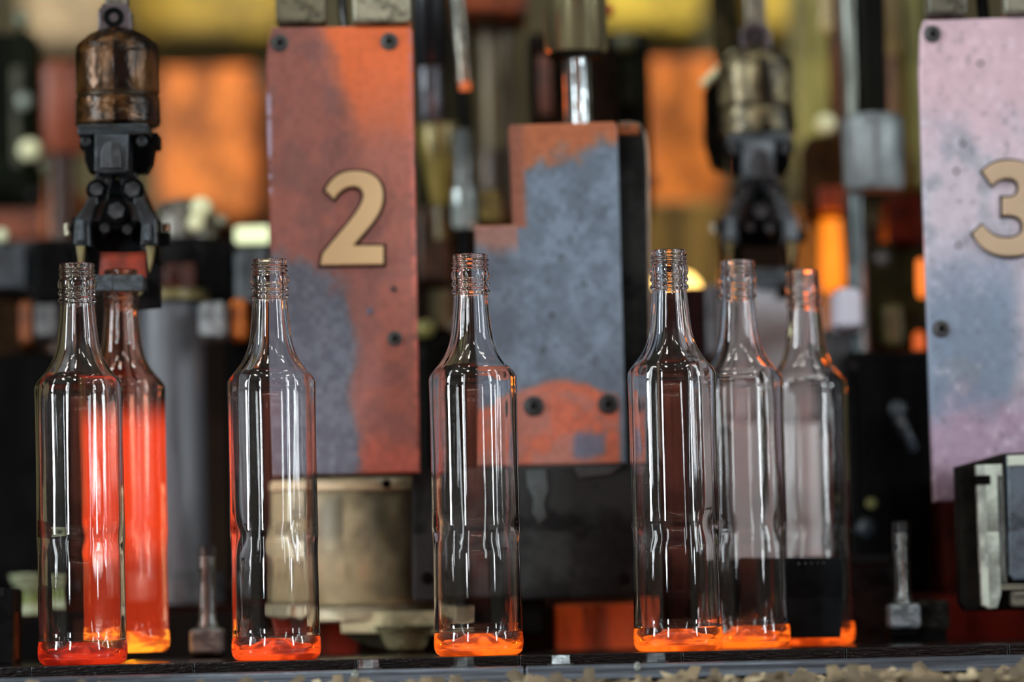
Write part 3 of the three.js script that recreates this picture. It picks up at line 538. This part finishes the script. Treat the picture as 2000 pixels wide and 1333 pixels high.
cabinet('valve_block', 'black valve block beside the pale lamp strip', 'block', [384, 470, 462, 604], -0.5, 0.14, 0x0b0b0c);
cabinet('valve_block', 'blue-grey valve block under the pale lamp strip', 'block', [456, 482, 530, 604], -0.44, 0.1, 0x4a525a);
cabinet('valve_block', 'dark brown-red block beside the sharp tongs', 'block', [318, 512, 392, 572], -0.52, 0.1, 0x5a2410);
const dome = rod('valve_dome', 'dull grey domed valve beside the sharp tongs', 'valve', 362, -0.55, [['dome', paint(0x6c6862, 0.4, 0.4), [[20, 388], [44, 394], [58, 412], [62, 430], [62, 470]]], ['dome_base', SOOT, [[66, 468], [70, 474], [70, 520]]]]);
knob(dome, 398, 412, 21, HIGHLIGHT_CREAM, 'round cream disc painted as a blurred highlight', 1, 0.03); knob(dome, 388, 442, 17, HIGHLIGHT_CREAM, 'lower cream disc painted as a blurred highlight', 1, 0.03); knob(dome, 438, 436, 12, paint(0x9a9a80, 0.4), 'dull grey disc painted as a blurred highlight', 1, 0.03);
{
  const T = new Thing('indicator_strip', 'small bright cream lamp strip beside plate 2', 'lamp', 492, 459, -0.55);
  T.box('lamp_housing', [452, 436, 532, 482], -0.012, 0.02, SOOT, 0.003);
  T.box('lamp_lens', [458, 442, 527, 477], 0.001, 0.008, new THREE.MeshStandardMaterial({ color: 0xe8eec8, roughness: 0.4, emissive: new THREE.Color(0.85, 0.95, 0.55), emissiveIntensity: 0.8 }), 0.003);
  areaLight(T.o, 0.03, 0.015, 0, 0, 0.008, T.o.position.x, T.o.position.y, 5, 0.8, new THREE.Color(0.85, 0.95, 0.55));
}
const manifold = cabinet('manifold', 'dark green valve manifold at the edge beyond the tongs', 'manifold', [-70, 60, 72, 400], -0.85, 0.06, 0x141a10, { more: (T) => { T.box('olive_strip', [26, 130, 46, 330], 0.004, 0.01, paint(0x4a4a26, 0.5), 0.002); T.tube('hose', [[48, 60, 0.02], [58, 130, 0.02], [50, 220, 0.02], [56, 300, 0.01]], 10, paint(0x1b2014, 0.5)); } });
knob(manifold, 60, 210, 14, paint(0xa9b8ac, 0.3), 'small grey-green disc painted as a blurred highlight', 1.25, 0.05); knob(manifold, 74, 308, 21, HIGHLIGHT_CREAM, 'large pale cream disc painted as a blurred highlight', 1, 0.06); knob(manifold, 100, 330, 14, paint(0x8f8a72, 0.4), 'dull knob', 1, 0.03); knob(manifold, 48, 40, 16, paint(0x8a927c, 0.4), 'greenish disc painted as a blurred highlight', 1, 0.02);
rod('salmon_cylinder', 'salmon painted cylinder between the manifold and sharp tongs', 'cylinder', 126, -1.0, [['cylinder_body', paint(0xb8644a, 0.5), [[30, 120], [44, 132], [46, 150], [46, 290], [40, 300]]], ['cylinder_stem', paint(0x5a3620, 0.5), [[28, 298], [28, 1176]]]]);
cabinet('orange_housing', 'dark orange housing beyond the manifold', 'housing', [-40, 362, 150, 480], -1.1, 0.2, 0x8a4220, { more: (T) => T.name(T.box('orange_plate', [92, 396, 130, 470], 0.02, 0.03, paint(0xd06a18, 0.5), 0.004), 'bright orange plate') });
cabinet('glow_painted_block', 'block painted red-orange for a hot glow seen between the jaws of the sharp tongs', 'block', [194, 494, 290, 562], -0.46, 0.03, 0xa8340f, { bolts: 0, more: (T) => T.box('block_stand', [200, 560, 286, 1184], -0.02, 0.02, SOOT, 0.002) });  // red-orange paint stands for the hot glow between the jaws
cabinet('orange_plate', 'narrow orange plate beside the light grey box', 'plate', [448, 582, 482, 668], -0.42, 0.02, 0xe07818, { bolts: 0 });
cabinet('orange_plate', 'narrow dark orange plate behind the first bottle neck', 'plate', [36, 586, 68, 676], -0.52, 0.02, 0x9a5018, { bolts: 0 });
cabinet('brown_guard', 'dark brown guard behind the first bottle shoulder', 'guard', [-60, 560, 60, 720], -0.75, 0.05, 0x33200f);
rod('green_lamp_bowl', 'pale green-cream bowl low behind the first bottle', 'bowl', 66, -0.42, [['bowl', paint(0xa9b394, 0.4), [[46, 1122], [48, 1126], [40, 1144], [24, 1156]]], ['bowl_stem', paint(0x6b7a2c, 0.5), [[24, 1156], [24, 1180]]], ['bowl_base', paint(0xa4ac8c, 0.4), [[30, 1179], [34, 1182], [34, 1204]]]]);

// beyond the tongs and plate 2
cabinet('orange_cabinet', 'large orange painted cabinet beyond the sharp tongs', 'cabinet', [306, 128, 500, 430], -1.75, 0.18, 0xf08030, { faceHex: 0xf58a38, inset: 0.08, rough: 0.5, more: (T) => { for (const x of [330, 476]) T.box('cabinet_leg', [x - 9, 428, x + 9, 1174], -0.05, 0.03, SOOT, 0.003); } });
cabinet('orange_cabinet', 'large orange painted cabinet beyond the grey stepped plate', 'cabinet', [1262, 110, 1412, 460], -1.6, 0.3, 0xf08034, { faceHex: 0xf08838, inset: 0.08, rough: 0.5, more: (T) => { for (const x of [1286, 1390]) T.box('cabinet_leg', [x - 9, 458, x + 9, 1174], -0.05, 0.03, SOOT, 0.003); } });
cabinet('yellow_hood', 'yellow sheet hood high beyond the sharp tongs', 'hood', [250, -160, 560, 72], -2.6, 0.6, 0xcaa42e, { faceHex: 0xd4ae30, inset: 0.06 });
cabinet('yellow_hood', 'yellow sheet hood high beyond the thick piston rod', 'hood', [1150, -160, 1372, 60], -2.2, 0.6, 0xdcba38, { faceHex: 0xe0be3c, inset: 0.06 });
cabinet('yellow_hood', 'yellow sheet hood high beyond the blurred tongs', 'hood', [1478, -160, 1622, 66], -2.3, 0.6, 0xe0bc3c, { faceHex: 0xe6c244, inset: 0.06 });
cabinet('tan_hood', 'pale tan hood high behind the sharp tongs', 'hood', [40, -160, 226, 100], -2.4, 0.15, 0xb09468, { faceHex: 0xc0a47c, inset: 0.1 });
cabinet('olive_duct', 'olive brown duct running below the yellow hoods', 'duct', [-300, 74, 700, 126], -3.4, 0.5, 0x7a6a3c);
cabinet('brown_cabinet', 'brown cabinet between the orange cabinet and plate 2', 'cabinet', [512, 130, 560, 1180], -1.96, 0.03, 0x6a4a28);
cabinet('dark_backdrop', 'long dark brown sheet added to darken the view behind the whole machine', 'guard', [-400, 436, 2400, 1178], -2.0, 0.06, 0x221710, { inset: 0.01 });  // added dark sheet that keeps the lower background dark

// between plate 2 and plate 3, high up
rod('air_cylinder', 'dark air cylinder hanging beside plate 2', 'cylinder', 838, -0.45, [['cylinder_head', paint(0x23262c, 0.3, 0.5), [[30, -120], [34, -118], [34, 120], [28, 132]]], ['cylinder_barrel', paint(0x575863, 0.4, 0.4), [[23, 130], [24, 134], [24, 236], [20, 242]]]]);
{
  const T = new Thing('air_nozzle', 'grey air nozzle pipe with an orange tip', 'nozzle', 902, 80, -0.36);
  T.tube('pipe', [[888, -120, 0], [893, -10, 0], [903, 100, 0], [908, 164, 0]], 14, paint(0x9b9c94, 0.35, 0.5)); const t = T.tube('tip', [[908, 160, 0.001], [909, 178, 0.001]], 12, hot(1, 0.22, 0.05, 0.5)); t.userData.label = 'glowing orange tip';
  const l = new THREE.PointLight(0xff6a20, 0.004); l.position.set(...T.p(909, 186), 0.008); T.o.add(l);
}
rod('khaki_funnel', 'khaki funnel hanging in the gap beside plate 2', 'funnel', 858, -0.55, [['funnel', paint(0x8a7a3c, 0.45, 0.2), [[44, 244], [46, 250], [34, 310], [20, 390], [16, 404]]], ['funnel_spout', paint(0x6a5a30, 0.5), [[14, 402], [14, 470]]], ['funnel_rod', SOOT, [[14, 130], [14, 246]]]]);
rod('steel_plunger', 'bright steel plunger between plate 2 and the stepped plate', 'plunger', 906, -0.5, [['plunger_body', paint(0x6f787c, 0.4, 0.4), [[14, 252], [18, 258], [19, 360], [21, 368]]], ['plunger_head', paint(0xb9c8cc, 0.3, 0.3), [[21, 368], [24, 372], [24, 440], [20, 448]]], ['plunger_rod', SOOT, [[12, 444], [12, 920]]], ['plunger_stem', SOOT, [[9, -140], [9, 256]]]]);
cabinet('olive_guard', 'dark olive guard behind the air nozzle', 'guard', [800, -160, 1010, 470], -0.95, 0.1, 0x2c281a);
rod('brown_column', 'brown steel column behind the air nozzle', 'column', 968, -0.8, [['shaft', paint(0x5e5038, 0.5, 0.3), [[40, -160], [40, 300]]], ['collar', paint(0x4a3c2a, 0.5, 0.3), [[44, 296], [46, 302], [46, 440], [42, 446]]]]);
cabinet('orange_beam', 'dark orange beam above the brown column', 'beam', [880, -80, 1030, 34], -0.7, 0.1, 0x8a3c14);
cabinet('brass_block', 'small brass block beside the stepped plate', 'block', [932, 370, 978, 440], -0.5, 0.06, 0x7c6c34);
cabinet('brown_block', 'brown block low in the gap beside plate 2', 'block', [812, 400, 880, 560], -0.6, 0.06, 0x4e3424);
rod('support_column', 'pale olive column in the gap beside plate 2', 'column', 866, -0.7, [['shaft', paint(0x726c50, 0.5, 0.2), [[20, 470], [20, 640]]], ['column_foot', SOOT, [[26, 638], [28, 1100]]]]);
cabinet('control_cabinet', 'black cabinet low between plate 2 and the stepped plate', 'cabinet', [818, 660, 950, 1170], -0.45, 0.1, 0x0d0c0b, { more: (T) => { knob(T, 832, 645, 19, paint(0xa0a062, 0.4), 'round olive knob'); knob(T, 888, 640, 14, paint(0x6a6052, 0.4), 'dull brown knob'); } });
rod('piston_rod', 'thick polished piston rod standing on the stepped plate', 'piston', 1124, -0.28, [['barrel', new THREE.MeshStandardMaterial({ color: 0xb8ae88, roughness: 0.28, metalness: 0.85, roughnessMap: ROUGH }), [[62, -160], [62, 98], [58, 106]]], ['collar', paint(0x1a1712, 0.5), [[54, 104], [54, 116]]], ['rod', steel(0xc4ccd4, 0.2), [[27, 112], [27, 246]]]]);
cabinet('dark_housing', 'dark brown housing behind the polished piston rod', 'housing', [1030, 60, 1206, 330], -0.62, 0.12, 0x1e140c, { more: (T) => T.name(T.box('painted_reflection', [1052, 110, 1076, 230], 0.01, 0.01, paint(0x6a3010, 0.5), 0.002), 'dim orange reflection painted as a strip') });  // strip paints an orange reflection onto the dark housing
cabinet('dark_housing', 'black-green housing beside the polished piston rod', 'housing', [1168, 58, 1272, 420], -0.76, 0.16, 0x0d0f0a, { more: (T) => { T.box('olive_rib', [1208, 120, 1244, 210], 0.01, 0.012, paint(0x23251a, 0.5), 0.003); knob(T, 1220, 84, 22, paint(0x4a4c2c, 0.4), 'dark olive knob'); knob(T, 1268, 368, 17, paint(0xb45a20, 0.4), 'small orange knob', 1, 0.05); knob(T, 1171, 112, 13, paint(0xc0581c, 0.4), 'little orange knob', 1, 0.3); } });
cabinet('tan_guard', 'tan guard sheet beyond the stepped plate', 'guard', [1240, 390, 1420, 1180], -1.3, 0.06, 0x9a7a3c);
cabinet('olive_hood', 'olive hood beyond the blurred tongs', 'hood', [1545, -160, 1640, 400], -1.5, 0.06, 0x8a7c4a, { faceHex: 0x98904e });
{
  const T = new Thing('tong_bracket', 'black bracket with two glints painted as pale edges behind the blurred tongs', 'bracket', 1400, 250, -0.52);
  T.ext('bracket_body', [[1374, 180], [1444, 104], [1450, 160], [1420, 200], [1416, 340], [1390, 330], [1376, 280]], 0, 0.03, paint(0x120f0a, 0.6), 0.002);
  for (const [x, y, x2, y2] of [[1371, 172, 1400, 142], [1404, 138, 1434, 108]]) T.tube('painted_glint', [[x, y, 0.017], [(x + x2) / 2, (y + y2) / 2, 0.018], [x2, y2, 0.017]], 9, HIGHLIGHT_CREAM);  // pale tubes stand for light glinting on the bracket edges
  T.tube('bracket_rod', [[1410, -120, 0], [1416, 20, 0], [1424, 120, 0]], 26, paint(0x3a3420, 0.5));
}
rod('yellow_bottle_valve', 'pale yellow valve under the yellow hood', 'valve', 1612, -0.7, [['valve_body', paint(0xcdb878, 0.4), [[14, -100], [15, 40], [13, 62], [8, 66]]]]);
cabinet('brown_housing', 'dark brown housing between blurred tongs and steel cylinder', 'housing', [1578, 262, 1660, 420], -0.7, 0.1, 0x3a2410, { more: (T) => { knob(T, 1610, 246, 20, HIGHLIGHT_CREAM, 'round cream disc painted as a blurred highlight'); T.name(T.box('orange_foot', [1596, 372, 1644, 418], 0.02, 0.02, paint(0xa03c10, 0.5), 0.003), 'red-orange foot'); } });
cabinet('brown_beam', 'narrow brown upright beside the steel rod', 'beam', [1626, -120, 1652, 300], -0.75, 0.06, 0x6a3412);
rod('steel_ram', 'grey steel ram with a thick cylinder beside plate 3', 'ram', 1672, -0.5, [['upper_rod', paint(0x9aa19c, 0.35, 0.4), [[19, -160], [19, 232]]], ['lower_rod', paint(0x6c7a80, 0.35, 0.4), [[19, 372], [19, 1100]]]]);
rod('ram_cylinder', 'broad grey hydraulic cylinder beside plate 3', 'cylinder', 1700, -0.46, [['cylinder_body', paint(0x98a2aa, 0.5, 0.2), [[48, 226], [58, 234], [60, 244], [60, 362], [54, 376]]], ['cylinder_stem', paint(0x12120e, 0.7), [[30, -160], [30, 228]]]]);
rod('tan_cylinder', 'tan cylinder beyond the ram beside plate 3', 'cylinder', 1734, -0.8, [['cylinder_body', paint(0x9a8452, 0.5), [[26, -160], [26, 90], [18, 110]]], ['cylinder_rod', paint(0x8a5a30, 0.5), [[14, 108], [14, 240]]]]);
cabinet('olive_upright', 'olive upright at the edge of plate 3', 'upright', [1764, -120, 1806, 372], -0.8, 0.08, 0x8a8a48, { bolts: 0 });
cabinet('dark_guard', 'dark olive guard beyond the ram', 'guard', [1640, -120, 1830, 400], -1.05, 0.06, 0x2e2a18);
cabinet('red_block', 'dark red block beside plate 3', 'block', [1734, 378, 1806, 480], -0.6, 0.08, 0x4a1408);
cabinet('control_cabinet', 'black cabinet beside plate 3', 'cabinet', [1658, 684, 1830, 1176], -0.44, 0.14, 0x0b0b0c, { more: (T) => { T.disc('gauge', 1752, 800, 0.004, [[16, -1], [16, 6], [13, 8], [0, 8]], paint(0x4a5560, 0.3)); T.disc('gauge', 1690, 1032, 0.004, [[18, -1], [18, 6], [15, 8], [0, 8]], paint(0x3a4652, 0.3)); T.disc('highlight_disc', 1700, 984, 0.004, [[10, -1], [10, 6], [8, 8], [0, 8]], paint(0x9a9a62, 0.3)); T.tube('hose', [[1752, 818, 0.012], [1765, 850, 0.02], [1778, 880, 0.014]], 12, paint(0x4a5462, 0.35)); } });  // small pale disc by the gauges is a painted blurred highlight
cabinet('olive_guard', 'dark olive guard above the black cabinet beside plate 3', 'guard', [1690, 470, 1830, 690], -0.62, 0.08, 0x24230f, { more: (T) => { T.box('olive_rib', [1722, 600, 1758, 680], 0.012, 0.02, paint(0x55552a, 0.5), 0.004); T.disc('bolt_cap', 1722, 505, 0.006, [[13, -1], [13, 5], [9, 8], [0, 9]], paint(0x5a5e64, 0.35)); } });
cabinet('glow_painted_upright', 'upright painted amber as a hot glow beside the steel ram', 'upright', [1560, 400, 1640, 1180], -0.95, 0.05, 0xd07c18, { bolts: 0 });  // amber paint stands for a glow beside the falling gob
cabinet('grey_block', 'broad light grey block behind the necks of the cluster of three', 'block', [1396, 560, 1612, 830], -0.53, 0.09, 0xdcdce2, { clean: 1, faceHex: 0xe4e4ea, more: (T) => T.box('block_cap', [1470, 536, 1562, 566], -0.02, 0.06, paint(0x76828e, 0.45, 0.2), 0.004) });
cabinet('grey_housing', 'dark grey housing beside the stepped plate', 'housing', [1270, 560, 1400, 1184], -0.46, 0.06, 0x2e1a1c, { more: (T) => T.box('grey_strip', [1378, 560, 1404, 700], 0.02, 0.02, paint(0x74757e, 0.45), 0.003) });
cabinet('junction_box', 'pale violet-grey box beside the rear bottle of the cluster', 'box', [1630, 562, 1684, 644], -0.44, 0.05, 0xd0d0e0, { clean: 1, faceHex: 0xd8d8e8 });
cabinet('lower_housing', 'dark grey housing low behind the cluster of three', 'housing', [1396, 826, 1640, 1184], -0.5, 0.09, 0xdcd8da, { clean: 1, faceHex: 0xe4e0e2, inset: 0.08 });
cabinet('grey_housing', 'dim grey housing behind the rear bottle shoulder', 'housing', [1610, 640, 1668, 860], -0.5, 0.07, 0x4a4a50);

cabinet('red_post', 'dark red post below plate 3', 'post', [1834, 930, 2090, 1176], -0.37, 0.1, 0x3a0e04, { bolts: 0 });

// hot glass in the machine
function hotGob(px, py, z, prof, m, label, power, color) {
  const T = new Thing('hot_glass_gob', label, 'hot glass', px, py, z, 'glowing gobs of hot glass in the machine');
  T.lathe('gob', px, 0, prof.map(([r, y]) => [r, py + y]), m).userData.label = 'glowing molten glass';
  T.lathe('gob_holder', px, 0, [[prof[0][0] * 0.5 + 2, py + prof[0][1] - 30], [prof[0][0] * 0.6 + 3, py + prof[0][1] - 2]], SOOT);
  const l = new THREE.PointLight(color, power); l.position.set(0, 0, (Math.max(...prof.map((q) => q[0])) + 12) * T.k); l.castShadow = true; T.o.add(l);
}
hotGob(1318, 572, -0.6, [[10, -44], [34, -38], [50, -20], [56, 2], [50, 22], [32, 38], [8, 44]], hot(1, 0.62, 0.16, 3.2), 'white-hot round gob glowing behind the neck of the front clustered bottle', 0.015, 0xff7a20);
hotGob(1624, 500, -0.75, [[6, -100], [18, -92], [22, -20], [24, 40], [22, 62], [10, 72]], hot(1, 0.24, 0.01, 1.3), 'long orange gob falling beside the steel ram', 0.012, 0xff6a10);
hotGob(1799, 545, -0.5, [[3, -40], [9, -34], [10, 20], [8, 34], [3, 38]], hot(1, 0.22, 0.02, 1.1), 'thin orange gob at the edge of plate 3', 0.005, 0xff6a10);
hotGob(1795, 676, -0.5, [[4, -30], [12, -22], [13, 10], [9, 26], [3, 30]], hot(1, 0.16, 0.01, 0.5), 'dim orange gob low at the edge of plate 3', 0.003, 0xff6a10);

renderer.render(scene, camera);
